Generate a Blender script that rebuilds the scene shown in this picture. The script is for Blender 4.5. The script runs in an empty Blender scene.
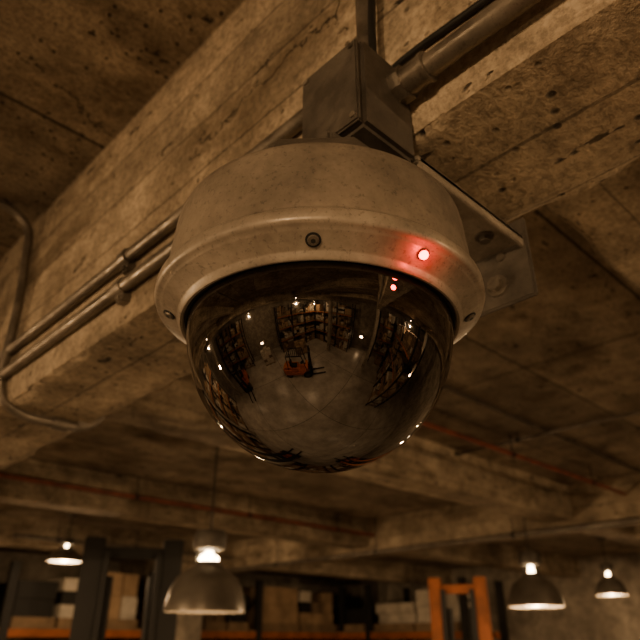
import bpy, bmesh, math, random
from mathutils import Vector, Matrix, noise
random.seed(11)
E=4.6
F=Vector((0.6947,0.7193,0)); R=Vector((0.7193,-0.6947,0))
SLAB=E+1.085

# ---------------- materials ----------------
def mat_new(name):
    m=bpy.data.materials.new(name); m.use_nodes=True
    return m,m.node_tree.nodes,m.node_tree.links,m.node_tree.nodes['Principled BSDF']
def ramp(N,p0,c0,p1,c1):
    r=N.new('ShaderNodeValToRGB'); e=r.color_ramp.elements
    e[0].position=p0;e[0].color=c0;e[1].position=p1;e[1].color=c1
    return r
def g(v): return (v,v,v,1)
def noise_n(N,L,vec,scale,detail=6,rough=.6,dist=0):
    n=N.new('ShaderNodeTexNoise'); n.inputs['Scale'].default_value=scale
    n.inputs['Detail'].default_value=detail;n.inputs['Roughness'].default_value=rough
    n.inputs['Distortion'].default_value=dist
    L.new(vec,n.inputs['Vector']); return n
def mixc(N,L,mode,fac,a,b):
    m=N.new('ShaderNodeMix'); m.data_type='RGBA'; m.blend_type=mode
    if isinstance(fac,(int,float)): m.inputs[0].default_value=fac
    else: L.new(fac,m.inputs[0])
    for i,x in ((6,a),(7,b)):
        if isinstance(x,tuple): m.inputs[i].default_value=x
        else: L.new(x,m.inputs[i])
    return m.outputs[2]
def math_n(N,L,op,a,b=None):
    m=N.new('ShaderNodeMath'); m.operation=op
    for i,x in ((0,a),(1,b)):
        if x is None: continue
        if isinstance(x,(int,float)): m.inputs[i].default_value=x
        else: L.new(x,m.inputs[i])
    return m.outputs[0]
def concrete(name,light,dark,stretch=(1,1,1),joints=None,bump=.5,rough=.9,spots=1.0,cheap=False):
    m,N,L,P=mat_new(name)
    tc=N.new('ShaderNodeTexCoord'); V=tc.outputs['Object']
    mp=N.new('ShaderNodeMapping'); mp.inputs['Scale'].default_value=stretch; L.new(V,mp.inputs[0]); VS=mp.outputs[0]
    n1=noise_n(N,L,V,1.9,6,.66)
    r1=ramp(N,.40,light,.60,dark); L.new(n1.outputs[0],r1.inputs[0])
    n2=noise_n(N,L,V,9,6,.72)
    r2=ramp(N,.35,g(.58),.61,g(1.14)); L.new(n2.outputs[0],r2.inputs[0])
    c=mixc(N,L,'MULTIPLY',.85,r1.outputs[0],r2.outputs[0])
    h=math_n(N,L,'MULTIPLY',n2.outputs[0],.32)
    if not cheap:
        n3=noise_n(N,L,V,95,3,.75)
        r3=ramp(N,.36,g(.54),.58,g(1.15)); L.new(n3.outputs[0],r3.inputs[0])
        c=mixc(N,L,'MULTIPLY',.82,c,r3.outputs[0])
        n4=noise_n(N,L,VS,1.7,8,.76)
        r4=ramp(N,.505,g(0),.63,g(.8*spots)); L.new(n4.outputs[0],r4.inputs[0])
        c=mixc(N,L,'MIX',r4.outputs[0],c,(dark[0]*.40,dark[1]*.36,dark[2]*.31,1))
        vo=N.new('ShaderNodeTexVoronoi'); vo.inputs['Scale'].default_value=44; L.new(V,vo.inputs['Vector'])
        sv=N.new('ShaderNodeSeparateColor'); L.new(vo.outputs['Color'],sv.inputs[0])
        rs=math_n(N,L,'GREATER_THAN',sv.outputs[0],.60)
        rv=ramp(N,.10,g(1),.24,g(0)); L.new(vo.outputs['Distance'],rv.inputs[0])
        pits=math_n(N,L,'MULTIPLY',rv.outputs[0],rs)
        nb=noise_n(N,L,VS,11,4,.62); rb=ramp(N,.65,g(0),.67,g(1)); L.new(nb.outputs[0],rb.inputs[0])
        vm=N.new('ShaderNodeVectorMath'); vm.operation='MULTIPLY_ADD'
        L.new(n1.outputs['Color'],vm.inputs[0]); vm.inputs[1].default_value=(.5,.5,.5); L.new(V,vm.inputs[2])
        vc=N.new('ShaderNodeTexVoronoi'); vc.feature='DISTANCE_TO_EDGE'; vc.inputs['Scale'].default_value=1.9; L.new(vm.outputs[0],vc.inputs['Vector'])
        rc=ramp(N,.0,g(1),.006,g(0)); L.new(vc.outputs['Distance'],rc.inputs[0])
        rk=ramp(N,.52,g(0),.57,g(1)); L.new(n4.outputs[0],rk.inputs[0])
        cr=math_n(N,L,'MULTIPLY',rc.outputs[0],rk.outputs[0])
        dk=math_n(N,L,'MAXIMUM',math_n(N,L,'MAXIMUM',pits,rb.outputs[0]),cr)
        c=mixc(N,L,'MIX',math_n(N,L,'MULTIPLY',dk,.85),c,(.018,.014,.010,1))
        h=math_n(N,L,'ADD',h,math_n(N,L,'MULTIPLY',n3.outputs[0],.24))
        h=math_n(N,L,'SUBTRACT',h,math_n(N,L,'MULTIPLY',dk,.6))
    if joints:
        br=N.new('ShaderNodeTexBrick'); br.offset=joints[2]
        br.inputs['Color1'].default_value=g(1);br.inputs['Color2'].default_value=g(.52);br.inputs['Mortar'].default_value=g(0)
        br.inputs['Scale'].default_value=1;br.inputs['Mortar Size'].default_value=joints[3]
        br.inputs['Mortar Smooth'].default_value=.25
        br.inputs['Brick Width'].default_value=joints[0];br.inputs['Row Height'].default_value=joints[1]
        vw=N.new('ShaderNodeVectorMath'); vw.operation='MULTIPLY_ADD'
        L.new(n2.outputs['Color'],vw.inputs[0]); vw.inputs[1].default_value=(.010,.010,.010)
        if len(joints)>4:
            sw=N.new('ShaderNodeSeparateXYZ'); cb=N.new('ShaderNodeCombineXYZ'); L.new(V,sw.inputs[0])
            if joints[4]=='Y':
                L.new(sw.outputs[1],cb.inputs[0]); L.new(math_n(N,L,'ADD',sw.outputs[0],sw.outputs[2]),cb.inputs[1])
            else:
                L.new(sw.outputs[0],cb.inputs[0]); L.new(math_n(N,L,'ADD',sw.outputs[1],sw.outputs[2]),cb.inputs[1])
            L.new(cb.outputs[0],vw.inputs[2])
        else: L.new(V,vw.inputs[2])
        L.new(vw.outputs[0],br.inputs['Vector'])
        c=mixc(N,L,'MULTIPLY',joints[5] if len(joints)>5 else .75,c,br.outputs['Color'])
        h=math_n(N,L,'ADD',h,math_n(N,L,'MULTIPLY',br.outputs['Color'],.45))
    bp=N.new('ShaderNodeBump'); bp.inputs['Strength'].default_value=bump; bp.inputs['Distance'].default_value=.012
    L.new(h,bp.inputs['Height']); L.new(bp.outputs[0],P.inputs['Normal'])
    L.new(c,P.inputs['Base Color']); P.inputs['Roughness'].default_value=rough
    P.inputs['Specular IOR Level'].default_value=.25
    return m
LT=(.58,.475,.335,1); DK=(.33,.265,.182,1)
M_beamY=concrete('concrete_beam_y',LT,DK,(2.2,.8,2.2),(2.4,.12,.37,.0026,'Y',.55),.95)
M_beamX=concrete('concrete_beam_x',LT,DK,(.8,2.2,2.2),(2.4,.12,.37,.0026,'X',.55),.8)
M_slab=concrete('concrete_slab',(.42,.34,.24,1),(.24,.19,.132,1),(1,1.5,1),(1.22,.61,.0,.006),.85)
M_wall=concrete('concrete_wall',(.36,.315,.25,1),(.22,.19,.15,1),(1,1,.6),None,.3,cheap=True)
M_floor,N,L,P=mat_new('polished_concrete_floor')
V=N.new('ShaderNodeTexCoord').outputs['Object']
n=noise_n(N,L,V,.9,6,.7); r=ramp(N,.38,(.56,.51,.44,1),.62,(.33,.295,.25,1)); L.new(n.outputs[0],r.inputs[0])
br_=N.new('ShaderNodeTexBrick'); br_.offset=0
for k_,v_ in (('Scale',1),('Mortar Size',.02),('Brick Width',4),('Row Height',4)): br_.inputs[k_].default_value=v_
br_.inputs['Color1'].default_value=g(1);br_.inputs['Color2'].default_value=g(.92);br_.inputs['Mortar'].default_value=g(.3); L.new(V,br_.inputs['Vector'])
L.new(mixc(N,L,'MULTIPLY',1.0,r.outputs[0],br_.outputs['Color']),P.inputs['Base Color']); P.inputs['Roughness'].default_value=.30

def metal(name,col,rough=.45,metallic=.9,dust=.3,dustcol=(.25,.21,.16,1),sc=30,bump=.1,speck=0):
    m,N,L,P=mat_new(name)
    tc=N.new('ShaderNodeTexCoord'); V=tc.outputs['Object']
    n=noise_n(N,L,V,sc,5,.75); r=ramp(N,.42,g(0),.70,g(1)); L.new(n.outputs[0],r.inputs[0])
    f=math_n(N,L,'MULTIPLY',r.outputs[0],dust)
    c=mixc(N,L,'MIX',f,(*col,1),dustcol)
    hh=n.outputs[0]
    if speck:
        n2=noise_n(N,L,V,sc*11,3,.7); r2=ramp(N,.57,g(0),.66,g(speck)); L.new(n2.outputs[0],r2.inputs[0])
        c=mixc(N,L,'MIX',r2.outputs[0],c,(.05,.04,.028,1))
        n6=noise_n(N,L,V,sc*.35,6,.75); r6=ramp(N,.38,g(.50),.64,g(1.08)); L.new(n6.outputs[0],r6.inputs[0])
        c=mixc(N,L,'MULTIPLY',.95,c,r6.outputs[0])
        hh=math_n(N,L,'ADD',n.outputs[0],math_n(N,L,'MULTIPLY',n2.outputs[0],.4))
    L.new(c,P.inputs['Base Color'])
    rr=N.new('ShaderNodeMapRange'); rr.inputs[3].default_value=rough-.08; rr.inputs[4].default_value=min(1,rough+.25)
    L.new(r.outputs[0],rr.inputs[0]); L.new(rr.outputs[0],P.inputs['Roughness'])
    mm=math_n(N,L,'MULTIPLY',math_n(N,L,'SUBTRACT',1.0,f),metallic); L.new(mm,P.inputs['Metallic'])
    bp=N.new('ShaderNodeBump'); bp.inputs['Strength'].default_value=bump;bp.inputs['Distance'].default_value=.0015
    L.new(hh,bp.inputs['Height']); L.new(bp.outputs[0],P.inputs['Normal'])
    return m
M_body=metal('camera_housing_paint',(.27,.225,.17),.55,.15,.5,(.18,.143,.10,1),20,.22,.45)
M_ring=metal('camera_trim_ring_paint',(.37,.315,.245),.42,.22,.45,(.23,.183,.13,1),24,.2,.42)
M_steel=metal('galvanised_steel',(.25,.22,.178),.42,.75,.55,(.16,.125,.085,1),25,.2,.4)
M_brk=metal('bracket_paint',(.38,.335,.27),.45,.3,.45,(.22,.18,.13,1),22,.2,.4)
M_box=metal('junction_box_paint',(.115,.10,.082),.5,.4,.4,(.13,.105,.074,1),22,.2,.4)
def plain(name,col,rough=.6,met=0,var=.35,sc=6):
    m,N,L,P=mat_new(name)
    n=noise_n(N,L,N.new('ShaderNodeTexCoord').outputs['Object'],sc,3,.6)
    r=ramp(N,.35,(col[0]*(1-var),col[1]*(1-var),col[2]*(1-var),1),.65,(*col,1)); L.new(n.outputs[0],r.inputs[0])
    L.new(r.outputs[0],P.inputs['Base Color']); P.inputs['Roughness'].default_value=rough; P.inputs['Metallic'].default_value=met
    return m
M_dark=plain('dark_steel',(.012,.0115,.010),.55,.1)
M_black=plain('black_rubber',(.015,.015,.015),.75)
M_orange=plain('orange_paint',(.70,.19,.03),.45,.1)
M_orange2=plain('worn_orange_paint',(.46,.13,.025),.55,.1,.45)
M_red=plain('red_pipe_paint',(.26,.07,.04),.5,.1,.5,12)
M_card=plain('cardboard',(.40,.275,.16),.85)
M_card2=plain('dark_cardboard',(.19,.13,.08),.85)
M_white=plain('shrink_wrap',(.62,.56,.46),.5)
M_wood=plain('pallet_wood',(.28,.19,.11),.8)
M_shade=plain('lamp_shade_enamel',(.22,.195,.16),.35,.4)
m,N,L,P=mat_new('smoked_dome'); P.inputs['Base Color'].default_value=(.26,.248,.236,1); P.inputs['Metallic'].default_value=1
n=noise_n(N,L,N.new('ShaderNodeTexCoord').outputs['Object'],40,4,.7); r=ramp(N,.45,g(.012),.8,g(.07)); L.new(n.outputs[0],r.inputs[0]); L.new(r.outputs[0],P.inputs['Roughness'])
M_dome=m
def emis(name,col,s,base=(.1,.1,.1,1)):
    m,N,L,P=mat_new(name); P.inputs['Base Color'].default_value=base
    P.inputs['Emission Color'].default_value=(*col,1); P.inputs['Emission Strength'].default_value=s
    return m
M_bulb=emis('lamp_bulb_glow',(1,.70,.38),55)
M_diff=emis('lamp_diffuser_glow',(1,.72,.41),13)
M_led=emis('red_led',(1,.02,.01),40,(.5,0,0,1))

# ---------------- mesh helpers ----------------
COL=bpy.context.scene.collection
def mk(name,bm,mat,parent=None,smooth=False,mats=None):
    me=bpy.data.meshes.new(name); bm.normal_update(); bm.to_mesh(me); bm.free()
    for mm in (mats or [mat]): me.materials.append(mm)
    if smooth:
        for p in me.polygons: p.use_smooth=True
    o=bpy.data.objects.new(name,me); COL.objects.link(o)
    if parent: o.parent=parent
    return o
def autosmooth(o,ang=35):
    me=o.data
    for p in me.polygons: p.use_smooth=True
    bm=bmesh.new(); bm.from_mesh(me)
    for e in bm.edges:
        if len(e.link_faces)==2 and e.calc_face_angle(0)>math.radians(ang): e.smooth=False
    bm.to_mesh(me); bm.free()
def empty(name,loc=(0,0,0),rz=0):
    o=bpy.data.objects.new(name,None); o.location=loc; o.rotation_euler=(0,0,rz); o.empty_display_size=.1; COL.objects.link(o); return o
def add_box(bm,lo,hi,bev=0,mi=0):
    lo=Vector(lo);hi=Vector(hi); c=(lo+hi)/2; s=hi-lo
    r=bmesh.ops.create_cube(bm,size=1,matrix=Matrix.Translation(c)@Matrix.Diagonal((*s,1)))
    vs=r['verts']
    for f in set(f for v in vs for f in v.link_faces): f.material_index=mi
    if bev>0:
        es=list(set(e for v in vs for e in v.link_edges))
        rr=bmesh.ops.bevel(bm,geom=es,offset=bev,segments=2,affect='EDGES',material=mi)
        for f in rr['faces']: f.material_index=mi
def box(name,lo,hi,mat,bev=0,parent=None):
    bm=bmesh.new(); add_box(bm,lo,hi,bev); return mk(name,bm,mat,parent)
def add_cyl(bm,p0,p1,r,seg=24,r2=None,mi=0):
    p0=Vector(p0);p1=Vector(p1);d=p1-p0
    q=d.to_track_quat('Z','Y').to_matrix().to_4x4()
    rr=bmesh.ops.create_cone(bm,cap_ends=True,segments=seg,radius1=r,radius2=r if r2 is None else r2,depth=d.length,matrix=Matrix.Translation((p0+p1)/2)@q)
    for v in rr['verts']:
        for f in v.link_faces: f.material_index=mi
def cyl(name,p0,p1,r,mat,parent=None,seg=24,r2=None):
    bm=bmesh.new(); add_cyl(bm,p0,p1,r,seg,r2); o=mk(name,bm,mat,parent); autosmooth(o); return o
def lathe(name,prof,c,mat,parent=None,seg=128,rot=0,ang=40,closed=False):
    bm=bmesh.new(); rings=[]
    for (r,z) in prof:
        if r<1e-6: rings.append([bm.verts.new((c[0],c[1],c[2]+z))])
        else: rings.append([bm.verts.new((c[0]+r*math.cos(rot+2*math.pi*i/seg),c[1]+r*math.sin(rot+2*math.pi*i/seg),c[2]+z)) for i in range(seg)])
    for a,b in zip(rings,rings[1:]):
        for i in range(seg):
            j=(i+1)%seg
            if len(a)==1 and len(b)==1: continue
            if len(a)==1: bm.faces.new((a[0],b[i],b[j]))
            elif len(b)==1: bm.faces.new((a[i],a[j],b[0]))
            else: bm.faces.new((a[i],a[j],b[j],b[i]))
    bmesh.ops.recalc_face_normals(bm,faces=bm.faces)
    o=mk(name,bm,mat,parent); autosmooth(o,ang); return o
def fillet(pts,rad,n=8):
    pts=[Vector(p) for p in pts]; out=[pts[0]]
    for a,b,c in zip(pts,pts[1:],pts[2:]):
        u=(a-b);w=(c-b); r=min(rad,u.length*.48,w.length*.48)
        s=b+u.normalized()*r;e=b+w.normalized()*r
        for i in range(n+1):
            t=i/n; out.append(s*(1-t)**2+b*2*t*(1-t)+e*t*t)
    out.append(pts[-1]); return out
def tube(name,pts,r,mat,parent=None,rad=.06,seg=16,raw=False):
    P=[Vector(p) for p in pts] if raw else fillet(pts,rad)
    bm=bmesh.new(); rings=[]; up=None
    for i,p in enumerate(P):
        t=(P[min(i+1,len(P)-1)]-P[max(i-1,0)]).normalized()
        if up is None: up=t.orthogonal().normalized()
        up=(up-t*up.dot(t)).normalized(); s=t.cross(up)
        rings.append([bm.verts.new(p+(up*math.cos(2*math.pi*k/seg)+s*math.sin(2*math.pi*k/seg))*r) for k in range(seg)])
    for a,b in zip(rings,rings[1:]):
        for k in range(seg): bm.faces.new((a[k],a[(k+1)%seg],b[(k+1)%seg],b[k]))
    bm.faces.new(rings[0]); bm.faces.new(rings[-1])
    bmesh.ops.recalc_face_normals(bm,faces=bm.faces)
    o=mk(name,bm,mat,parent); autosmooth(o); return o

# ---------------- room shell ----------------
X0,X1,Y0,Y1=-9.0,9.3,-9.0,9.3
box('floor',(X0-.2,Y0-.2,-.2),(X1+.2,Y1+.2,0),M_floor)
box('ceiling',(X0-.2,Y0-.2,SLAB),(X1+.2,Y1+.2,SLAB+.2),M_slab)
box('wall_north',(X0-.2,Y1,0),(X1+.2,Y1+.2,SLAB),M_wall)
box('wall_south',(X0-.2,Y0-.2,0),(X1+.2,Y0,SLAB),M_wall)
box('wall_east',(X1,Y0,0),(X1+.2,Y1,SLAB),M_wall)
box('wall_west',(X0-.2,Y0,0),(X0,Y1,SLAB),M_wall)

def beam(name,axis,a0,a1,c0,c1,zb,zt,mat,fine=None,amp=1.0):
    ts=[]; t=a0
    while t<a1-1e-6:
        ts.append(t); t+= (.012 if fine and fine[0]<t<fine[1] else .15)
    ts.append(a1)
    w=c1-c0; hgt=zt-zb; nb=18; nh=16
    sec=[(0,1)]+[(0,(1-i/nh)**1.6) for i in range(1,nh)]
    sec+=[( (i/nb),0) for i in range(0,nb+1)]
    sec+=[(1,(i/nh)**1.6) for i in range(1,nh)]+[(1,1)]
    bm=bmesh.new(); rings=[]
    for t in ts:
        ring=[]
        for (u,v) in sec:
            c=c0+u*w; z=zb+v*hgt
            du=min(u,1-u)*w; dv=v*hgt
            inx=1 if u<.5 else -1
            p=Vector((c*3,t*3,(z-E)*3)) if axis=='y' else Vector((t*3,c*3,(z-E)*3))
            ed=math.hypot(du,dv)
            k=max(0,1-ed/.03)
            ch=noise.noise(p*5)*.5+noise.noise(p*14)*.5
            big=max(0,noise.noise(p*2.2+Vector((5,1,2)))-.15)
            off=k*(.003+.009*max(0,ch)+.05*big)*amp
            und=noise.noise(p*.5)*.002
            if v<1:
                if du<.001: c+=inx*(off+und)
                if dv<.001: z+=off+und
            ring.append(bm.verts.new((c,t,z) if axis=='y' else (t,c,z)))
        rings.append(ring)
    for a,b in zip(rings,rings[1:]):
        for i in range(len(a)-1): bm.faces.new((a[i],a[i+1],b[i+1],b[i]))
    bm.faces.new(rings[0]); bm.faces.new(rings[-1])
    bmesh.ops.recalc_face_normals(bm,faces=bm.faces)
    o=mk(name,bm,mat); autosmooth(o,50); return o
BX0,BX1=.435,.676
beam('ceiling_beam','y',Y0,Y1,BX0,BX1,E+.5,SLAB,M_beamY,(-.6,3))
beam('ceiling_beam','y',Y0,Y1,4.8,5.1,E+.78,SLAB,M_beamY)
beam('ceiling_beam','y',Y0,Y1,-3.95,-3.65,E+.6,SLAB,M_beamY)
for yy in (-4.2,.2,2.2,4.3,6.5):
    beam('ceiling_cross_beam','x',BX1,4.8,yy,yy+.25,E+.83,SLAB,M_beamX,(BX1,2.6) if yy in(.2,2.2) else None)
    beam('ceiling_cross_beam','x',5.1,X1,yy,yy+.25,E+.83,SLAB,M_beamX)
for yy in (-4.2,-1.9,2.2,4.3,6.5):
    beam('ceiling_cross_beam','x',-3.65,BX0,yy,yy+.25,E+.83,SLAB,M_beamX)
for (cx,cy,zt) in ((4.95,7.6,E+.78),(4.95,-3.2,E+.78),(.555,7.2,E+.5),(.555,-5.4,E+.5),(-3.8,6.2,E+.6),(-3.8,-5.4,E+.6)):
    box('concrete_column',(cx-.14,cy-.17,0),(cx+.14,cy+.17,zt),M_wall,.015)

# ---------------- dome camera ----------------
CX,CY=.359,.372
cam_root=empty('dome_security_camera',(0,0,0))
C=(CX,CY,E)
lathe('housing_body',[(0,.3625),(.120,.3625),(.129,.3612),(.1350,.3580),(.1376,.352),(.1390,.343),(.1433,.2905),(.1436,.2885),(.1425,.2872),(.10,.2872)],C,M_body,cam_root)
lathe('seam_gasket',[(.10,.2875),(.1418,.2875),(.1418,.2830),(.10,.2830)],C,M_black,cam_root)
lathe('trim_ring',[(.10,.2835),(.1455,.2835),(.1485,.2828),(.1500,.281),(.1505,.278),(.1505,.2735),(.1495,.2705),(.1475,.2692),(.1450,.2685),(.1440,.2672),(.1428,.2665),(.1300,.2590),(.1288,.2575),(.1280,.2540),(.1262,.2522),(.1243,.2525),(.1230,.2542),(.1222,.262),(.1222,.2835)],C,M_ring,cam_root)
lathe('dome_gasket',[(.1222,.268),(.1228,.2555),(.1212,.2545),(.1195,.2555),(.1195,.268)],C,M_black,cam_root)
prof=[(.1195,.270),(.1200,.262),(.1200,.2515)]
for i in range(1,49):
    a=math.pi/2*i/48; prof.append((.12*math.cos(a) if i<48 else 0,.2515-.1240*math.sin(a)))
lathe('smoked_dome',prof,C,M_dome,cam_root,192,ang=80)
def polar(rad,deg,z):
    a=math.radians(deg); d=-F*math.cos(a)+R*math.sin(a)
    return Vector((CX,CY,E+z))+d*rad, d
slope_n=lambda d:(Vector((0,0,-1))*.0128+d*.0075).normalized()
for k,deg in enumerate((-2,84,-82,180)):
    p,d=polar(.1365,deg,.2628); n=slope_n(d)
    bm=bmesh.new()
    add_cyl(bm,p-n*.004,p+n*.0010,.0060,24,mi=1); add_cyl(bm,p+n*.0005,p+n*.0026,.0046,24,.0038)
    add_cyl(bm,p+n*.0018,p+n*.0029,.0020,6,mi=1)
    o=mk('screw_%d'%(k+1),bm,None,cam_root,mats=[M_steel,M_black])
p,d=polar(.1392,34.5,.2645); n=slope_n(d)
bm=bmesh.new(); add_cyl(bm,p-n*.003,p+n*.0012,.0050,24); mk('led_bezel',bm,M_dark,cam_root)
bm=bmesh.new(); bmesh.ops.create_uvsphere(bm,u_segments=20,v_segments=12,radius=.0037,matrix=Matrix.Translation(p+n*.0014)); mk('status_led',bm,M_led,cam_root,True)
ld=bpy.data.lights.new('led_light','POINT'); ld.energy=.034; ld.color=(1,.02,.01); ld.shadow_soft_size=.003
lo=bpy.data.objects.new('led_light',ld); lo.location=p+n*.014; COL.objects.link(lo); lo.parent=cam_root
lathe('mount_cap',[(0,.358),(.108,.358),(.110,.363),(.110,.370),(.094,.407),(.090,.412),(.050,.432),(0,.434)],C,M_box,cam_root,8,math.radians(22.5+44),20)
bm=bmesh.new(); add_box(bm,(CX-.03,CY-.045,E+.425),(CX+.04,CY+.030,E+.4565),.004); mk('mount_neck',bm,M_box,cam_root)

# bracket
br=empty('mounting_bracket')
bm=bmesh.new()
add_box(bm,(.4355,.300,E+.4615),(.662,.445,E+.4695),.0015)
add_box(bm,(.655,.296,E+.382),(.663,.450,E+.498),.002,mi=1)
add_box(bm,(.45,.33,E+.4695),(.64,.42,E+.5045),.002)
add_box(bm,(.44,.300,E+.452),(.655,.305,E+.4695),.001)
mk('bracket_plates',bm,None,br,mats=[M_brk,M_box])
bm=bmesh.new()
add_cyl(bm,(.655,.345,E+.412),(.652,.345,E+.412),.015,28,mi=1); add_cyl(bm,(.653,.345,E+.412),(.643,.345,E+.412),.0095,6,mi=1)
add_cyl(bm,(.655,.335,E+.452),(.653,.335,E+.452),.006,20,mi=1)
for (xx,yy) in ((.54,.345),(.61,.33)):
    add_cyl(bm,(xx,yy,E+.4615),(xx,yy,E+.4595),.012,24); add_cyl(bm,(xx,yy,E+.46),(xx,yy,E+.453),.0075,6)
mk('bracket_bolts',bm,None,br,mats=[M_box,M_steel])
# junction box
jb=empty('junction_box')
bm=bmesh.new(); add_box(bm,(.350,.300,E+.4570),(.4348,.390,E+.582),.005); add_box(bm,(.3450,.3025,E+.461),(.3505,.3875,E+.578),.002)
bx=[(.41,.302,.286,.0205,8),(.41,.288,.262,.0165,24),(.41,.262,.257,.0178,24)]
for (x_,a_,b_,r_,s_) in bx: add_cyl(bm,(x_,a_,E+.548),(x_,b_,E+.548),r_,s_,mi=1)
o=mk('box_shell',bm,None,jb,mats=[M_box,M_steel]); autosmooth(o)
bm=bmesh.new()
for yy in (.310,.380):
    for hh in (.470,.570): add_cyl(bm,(.3455,yy,E+hh),(.343,yy,E+hh),.0035,16)
mk('cover_screws',bm,M_steel,jb)
# main conduits
cd=empty('electrical_conduit')
tube('pipe',[(.410,.2565,E+.548),(.410,-4.5,E+.548)],.0132,M_steel,cd)
bm=bmesh.new(); 
add_cyl(bm,(.41,.05,E+.548),(.41,.035,E+.548),.0165,24); add_box(bm,(.41,.03,E+.561),(.4365,.055,E+.588),.001)
o=mk('fittings',bm,M_steel,cd); autosmooth(o)
tube('signal_cable',[(.428,.36,E+.60),(.428,.30,E+.612),(.4305,.1,E+.604),(.4305,-3,E+.604)],.0045,M_dark,None,.05)
cd=empty('electrical_conduit')
tube('pipe',[(.421,3.5,E+.633),(.421,.352,E+.633),(.421,.352,SLAB+.02)],.0115,M_steel,cd,.05)
cd2=empty('electrical_conduit')
tube('pipe',[(.421,3.5,E+.570),(.421,.391,E+.570)],.0125,M_steel,cd2,.05)
for y in (.95,1.9,2.9):
    for h,c_ in ((.633,cd),(.570,cd2)):
        bm=bmesh.new(); add_cyl(bm,(.421,y-.011,E+h),(.421,y+.011,E+h),.0155,24); add_box(bm,(.4195,y-.011,E+h-.031),(.437,y+.011,E+h-.010),.001)
        add_cyl(bm,(.42,y,E+h-.024),(.414,y,E+h-.024),.006,6)
        mk('clamp',bm,M_steel,c_)
tube('control_cable',[(.392,.318,E+.5825),(.390,.316,E+.66),(.400,.318,E+.75),(.424,.325,E+.9),(.424,.325,SLAB)],.0048,M_dark,None,.04)
cd=empty('electrical_conduit')
tube('pipe',[(-3.64,1.60,SLAB-.015),(.416,1.60,SLAB-.015),(.417,1.52,E+.73),(.417,1.535,E+.485),(.692,1.535,E+.485),(.692,1.56,SLAB-.018),(4.8,1.60,SLAB-.018)],.0115,M_steel,cd,.10)
bm=bmesh.new()
add_cyl(bm,(.56,1.535,E+.485),(.60,1.535,E+.485),.0155,20); add_box(bm,(.62,1.52,E+.484),(.64,1.55,E+.502),.001)
mk('couplings',bm,M_steel,cd)
def run(name,p0,p1,r,mat,along,step):
    rt=empty(name); tube('pipe',[p0,p1],r,mat,rt)
    p0=Vector(p0);p1=Vector(p1); n=int((p1-p0).length/step)
    bm=bmesh.new()
    for i in range(n+1):
        q=p0.lerp(p1,(i+.5)/(n+1)); add_cyl(bm,q,(q.x,q.y,SLAB+.01),.004,8)
        dd=(p1-p0).normalized()*.012; add_cyl(bm,q-dd,q+dd,r*1.3,16)
    mk('hangers',bm,M_dark,rt)
run('sprinkler_pipe',(.69,1.78,E+.96),(4.79,1.78,E+.96),.013,M_red,'x',1.2)
run('sprinkler_pipe',(.69,4.20,E+.93),(4.79,4.20,E+.93),.014,M_red,'x',1.2)
run('electrical_conduit',(3.3,.46,E+1.05),(3.3,2.19,E+1.05),.011,M_steel,'y',1.0)
run('electrical_conduit',(4.72,.5,E+.76),(4.72,9.2,E+.76),.02,M_steel,'y',1.6)
run('electrical_conduit',(2.2,6.42,E+.9),(4.75,6.42,E+.9),.02,M_steel,'x',1.2)

# ---------------- pendant lamps ----------------
WARM=(1,.63,.32)
def lamp(x,y,zb,D,power,zt=None,scale_h=1.0,neck=False):
    rt=empty('pendant_lamp',(x,y,zb)); s=D/.4*scale_h; r=D/2
    lathe('bell_shade',[(r,0),(r*1.0,.012*s),(r*.97,.05*s),(r*.90,.105*s),(r*.76,.155*s),(r*.55,.19*s),(r*.36,.215*s),(r*.32,.235*s),(r*.30,.235*s),(r*.34,.21*s),(r*.53,.185*s),(r*.74,.15*s),(r*.88,.10*s),(r*.95,.045*s),(r*.98,.008*s),(r,0)],(0,0,0),M_shade,rt,40)
    lathe('ballast_housing',[(0,.285*s),(r*.30,.285*s),(r*.33,.29*s),(r*.40,.295*s),(r*.42,.305*s),(r*.42,.37*s),(r*.38,.385*s),(r*.1,.39*s),(0,.39*s)],(0,0,0),M_box,rt,32)
    bm=bmesh.new()
    for i in range(3):
        a=2*math.pi*i/3+.4; add_cyl(bm,(r*.31*math.cos(a),r*.31*math.sin(a),.225*s),(r*.31*math.cos(a),r*.31*math.sin(a),.29*s),.004,6)
    mk('yoke',bm,M_dark,rt)
    zt=(SLAB if zt is None else zt)-zb
    cyl('cord',(0,0,.38*s),(0,0,zt),.005,M_dark,rt,8)
    cyl('ceiling_rose',(0,0,zt-.03),(0,0,zt+.003),.045,M_box,rt,20)
    zbulb=(.240 if neck else .235)*s
    bm=bmesh.new(); bmesh.ops.create_uvsphere(bm,u_segments=20,v_segments=14,radius=(.042 if neck else .024)*D/.4,matrix=Matrix.Translation((0,0,zbulb))@Matrix.Diagonal((1.2,1.2,.9,1)))
    add_cyl(bm,(0,0,zbulb),(0,0,.286*s),.018*D/.4,12)
    mk('bulb',bm,M_bulb,rt,True)
    zl=zbulb-.05*D/.4
    if not neck:
        lathe('diffuser',[(0,.004*s),(r*.95,.016*s),(r*.95,.022*s),(0,.022*s)],(0,0,0),M_diff,rt,40)
        zl=-.03
    l=bpy.data.lights.new('lamp_light','POINT'); l.energy=power; l.color=WARM; l.shadow_soft_size=.022
    lo=bpy.data.objects.new('lamp_light',l); lo.location=(0,0,zl); COL.objects.link(lo); lo.parent=rt
lamp(1.96,2.85,E+.135,.40,28,neck=True)
lamp(4.45,2.42,E+.225,.38,50)
lamp(2.56,6.02,E+.66,.30,34,scale_h=.7)
lamp(7.6,3.2,E+.47,.34,38)
for (x,y,w) in ((-2.6,-1.2,235),(-1.4,3.2,100),(2.6,-3.2,190),(-6.3,-5.6,165),(-5.8,1.6,140)):
    lamp(x,y,E+.33,.36,w)

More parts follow.
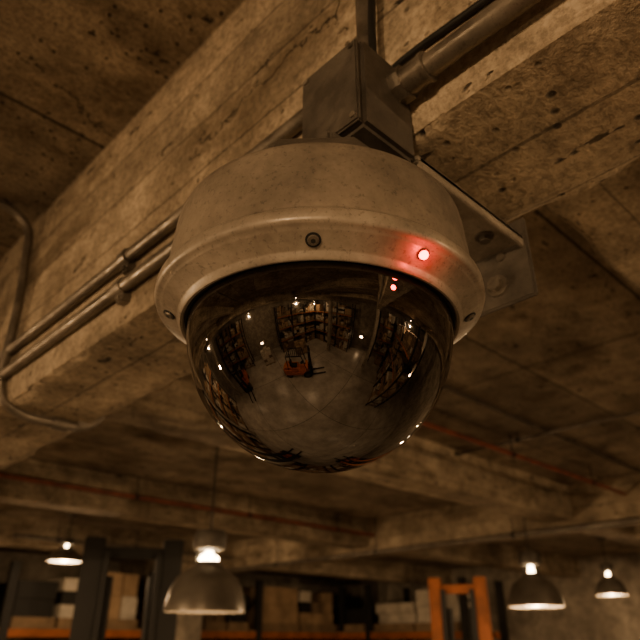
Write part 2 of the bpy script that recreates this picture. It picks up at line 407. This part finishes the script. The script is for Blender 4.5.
def added_fill(loc,target,power,size=.35,name='added_fill_light'):  # invented out-of-view fixture, added as fill on beams, ceiling and racks
    loc=Vector(loc); d=(Vector(target)-loc).normalized()
    rt=empty(name,loc); q=d.to_track_quat('-Z','Y'); 
    bm=bmesh.new(); add_box(bm,(-size/2-.02,-.14,.005),(size/2+.02,.14,.08),.01)
    o=mk('added_fill_housing',bm,M_dark,rt); o.rotation_mode='QUATERNION'; o.rotation_quaternion=q
    l=bpy.data.lights.new('added_fill_area','AREA'); l.shape='RECTANGLE'; l.size=size; l.size_y=.24; l.energy=power; l.color=(1,.63,.32)
    lo=bpy.data.objects.new('added_fill_area',l); lo.rotation_mode='QUATERNION'; lo.rotation_quaternion=q; COL.objects.link(lo); lo.parent=rt
added_fill((X0+.2,1.2,1.4),(.6,.8,E+.5),14)
added_fill((-1.0,Y0+.2,1.4),(.6,.3,E+.6),44)
added_fill((-3.62,5.9,3.3),(4.6,7.4,E-.3),110)
added_fill((4.76,-3.2,2.6),(3.0,2.2,E+1.0),42)

# ---------------- forklifts ----------------
def forklift(loc,rz,mast_h,mastmat,mw=.8,rail=.15):
    rt=empty('forklift',(*loc,0),rz)
    bm=bmesh.new()
    add_box(bm,(-.48,-.55,.28),(.48,.95,.62),.05)
    add_box(bm,(-.52,.55,.25),(.52,1.35,1.02),.14)
    add_box(bm,(-.44,.15,.6),(.44,.75,.92),.05)
    add_box(bm,(-.46,-.58,.6),(.46,-.42,1.05),.03)
    mk('chassis',bm,M_orange,rt)
    bm=bmesh.new()
    for (x,y,r,w) in ((-.46,-.5,.32,.22),(.46,-.5,.32,.22),(-.42,.95,.26,.18),(.42,.95,.26,.18)):
        add_cyl(bm,(x-w/2,y,r),(x+w/2,y,r),r,32); add_cyl(bm,(x-w/2-.01,y,r),(x+w/2+.01,y,r),r*.5,20,mi=1)
    mk('wheels',bm,None,rt,mats=[M_black,M_box])
    bm=bmesh.new()
    add_box(bm,(-.25,.22,.92),(.25,.68,1.02),.04); add_box(bm,(-.24,.62,1.0),(.24,.74,1.45),.05)
    add_cyl(bm,(0,-.42,1.0),(0,-.2,1.22),.02,12); add_cyl(bm,(0,-.2,1.20),(0,-.18,1.23),.17,24)
    mk('seat_and_steering',bm,M_black,rt)
    bm=bmesh.new()
    for x in (-.46,.46):
        for (y0,y1) in ((-.52,-.25),(.85,.75)):
            add_cyl(bm,(x,y0,.6 if y0<0 else .95),(x,y1,2.1),.028,10)
        add_box(bm,(x-.03,-.27,2.08),(x+.03,.78,2.14),.008)
    for i in range(8): y=-.25+i*.142; add_box(bm,(-.46,y-.018,2.09),(.46,y+.018,2.13))
    mk('overhead_guard',bm,M_dark,rt)
    bm=bmesh.new(); hw=mw/2
    for s in (-1,1):
        add_box(bm,(s*hw-(rail if s>0 else 0),-.80,.12),(s*hw+(rail if s<0 else 0),-.68,mast_h),.008)
        a=s*(hw-rail); add_box(bm,(min(a,a-s*.05),-.84,.15),(max(a,a-s*.05),-.74,mast_h-.12),.005,mi=1)
        add_cyl(bm,(s*(hw-rail-.07),-.70,.3),(s*(hw-rail-.07),-.70,mast_h-.3),.03,12,mi=1)
    for z in (.25,1.2,2.1,mast_h-.16): add_box(bm,(-hw+.02,-.74,z),(hw-.02,-.69,z+.09),.006)
    mk('mast',bm,None,rt,mats=[mastmat,M_dark])
    bm=bmesh.new()
    add_box(bm,(-.48,-.88,.20),(.48,-.84,.28)); add_box(bm,(-.48,-.88,.55),(.48,-.84,.63))
    for x in (-.4,-.2,.2,.4): add_box(bm,(x-.02,-.88,.28),(x+.02,-.85,1.15))
    add_box(bm,(-.48,-.88,1.13),(.48,-.84,1.18))
    for x in (-.27,.27): add_box(bm,(x-.06,-.94,.06),(x+.06,-.88,.6),.005); add_box(bm,(x-.06,-1.95,.05),(x+.06,-.88,.09),.008)
    mk('carriage_and_forks',bm,M_dark,rt)
    return rt
forklift((3.15,5.85),math.radians(-28),E+.80,M_dark,.82,.17)
forklift((6.9,4.65),math.radians(-62),E+.64,M_orange2,.62,.13)
forklift((-3.3,-1.3),math.radians(35),2.3,M_dark)
forklift((-4.6,4.6),math.radians(80),2.3,M_dark)

# ---------------- racks ----------------
def rack(loc,rz,bays,levels,bw=1.75,dep=.95,H=5.1,fill=.9,lo=.45,whites=(0,0,1,1,2,3)):
    rt=empty('pallet_rack',(*loc,0),rz)
    bm=bmesh.new()
    for i in range(bays+1):
        x=i*bw
        for y in (0,dep): add_box(bm,(x-.05,y-.04,0),(x+.05,y+.04,H),.004)
        n=7
        for k in range(n):
            z0=.2+k*(H-.4)/n; z1=z0+(H-.4)/n
            add_cyl(bm,(x,.02 if k%2 else dep-.02,z0),(x,dep-.02 if k%2 else .02,z1),.014,6)
    mk('upright_frames',bm,M_dark,rt)
    bm=bmesh.new(); bw_=bmesh.new(); bc=bmesh.new()
    for i in range(bays):
        for z in levels:
            for y in (0,dep): add_box(bm,(i*bw+.045,y-.03,z-.04),((i+1)*bw-.045,y+.03,z+.04),.004)
            add_box(bw_,(i*bw+.06,-.04,z+.041),((i+1)*bw-.06,dep+.04,z+.057))
        for z in [0]+levels:
            top=min([l for l in levels if l>z]+[H+.15])-.12
            ns=random.choice([2,3,3,4])
            for j in range(ns):
                if random.random()>fill: continue
                x0=i*bw+.09+j*(bw-.18)/ns; x1=x0+(bw-.18)/ns-.05; zz=z+(.058 if z else 0)
                for kk in range(4): add_box(bw_,(x0,.03+kk*.25,zz),(x1,.13+kk*.25,zz+.10))
                zz+=.101; hmax=top-zz
                hh=hmax*random.uniform(lo,1.0); ny=max(1,int(hh/random.uniform(.10,.2))); nx=random.choice([1,2,3])
                base=random.choice(whites)
                for a in range(ny):
                    for b in range(nx):
                        w=(x1-x0)/nx; jx=random.uniform(0,.02)
                        if a==ny-1 and random.random()<.4: continue
                        mi=base if random.random()<.7 else random.choice([0,1,2,3])
                        add_box(bc,(x0+b*w+.004+jx,.05+jx*3,zz+a*hh/ny+.001),(x0+(b+1)*w-.006,.85,zz+(a+1)*hh/ny-.004),.004,mi)
    mk('load_beams',bm,M_orange2,rt); mk('decks_and_pallets',bw_,M_wood,rt); mk('stacked_cartons',bc,None,rt,mats=[M_card,M_card2,M_white,M_dark])
LV=[1.5,3.1,4.70]; LV2=[1.4,2.7,3.9]
rack((1.0,7.75),0,4,LV,H=5.42,fill=.97,lo=.65,whites=(2,0,0,1,2,3))
rack((7.95,8.9),math.radians(-90),2,LV,H=5.42,fill=.97,lo=.65,whites=(0,1,1,2,3))
rack((-7.2,-7.4),0,3,LV2,whites=(0,0,2,2,1))
rack((.9,-7.4),0,2,LV2,whites=(0,0,2,2,1))
rack((2.4,-1.9),math.radians(-90),2,LV2,whites=(0,0,2,2,1))
rack((-8.0,8.4),math.radians(-90),3,LV2,whites=(0,0,2,2,1))
rack((-3.0,8.0),0,2,LV2,whites=(0,0,2,1))
rack((-8.0,-1.2),math.radians(-90),3,LV2,whites=(0,0,2,2,1))
def pallet_load(x,y,rz,h,mi):
    rt=empty('pallet_load',(x,y,0),rz); bm=bmesh.new()
    for k in range(3): add_box(bm,(-.5,-.6+k*.52,0),(.5,-.44+k*.52,.1))
    for k in range(6): add_box(bm,(-.5+k*.175,-.6,.1),(-.375+k*.175,.6,.122))
    mk('pallet',bm,M_wood,rt); bm=bmesh.new()
    for a in range(2):
        for b in range(3):
            n=int(h/.3)
            for c in range(n):
                if c==n-1 and random.random()<.3: continue
                add_box(bm,(-.47+a*.47,-.57+b*.38,.123+c*.3),(-.01+a*.47,-.20+b*.38,.42+c*.3),.008,mi if random.random()<.8 else 1)
    mk('cartons',bm,None,rt,mats=[M_card,M_card2,M_white])
pallet_load(-5.7,-2.9,.2,1.2,0); pallet_load(-6.6,.9,.05,1.5,2)

# ---------------- world & camera ----------------
w=bpy.data.worlds.new('World'); bpy.context.scene.world=w; w.use_nodes=True
w.node_tree.nodes['Background'].inputs[0].default_value=(.5,.4,.3,1); w.node_tree.nodes['Background'].inputs[1].default_value=.02
cd=bpy.data.cameras.new('camera'); co=bpy.data.objects.new('camera',cd); COL.objects.link(co)
co.location=(0,0,E); co.rotation_euler=(math.radians(90+27.3),0,math.radians(-44))
cd.sensor_width=36; cd.lens=626/640*36; cd.clip_start=.01
cd.dof.use_dof=True; cd.dof.focus_distance=.5; cd.dof.aperture_fstop=8
bpy.context.scene.camera=co
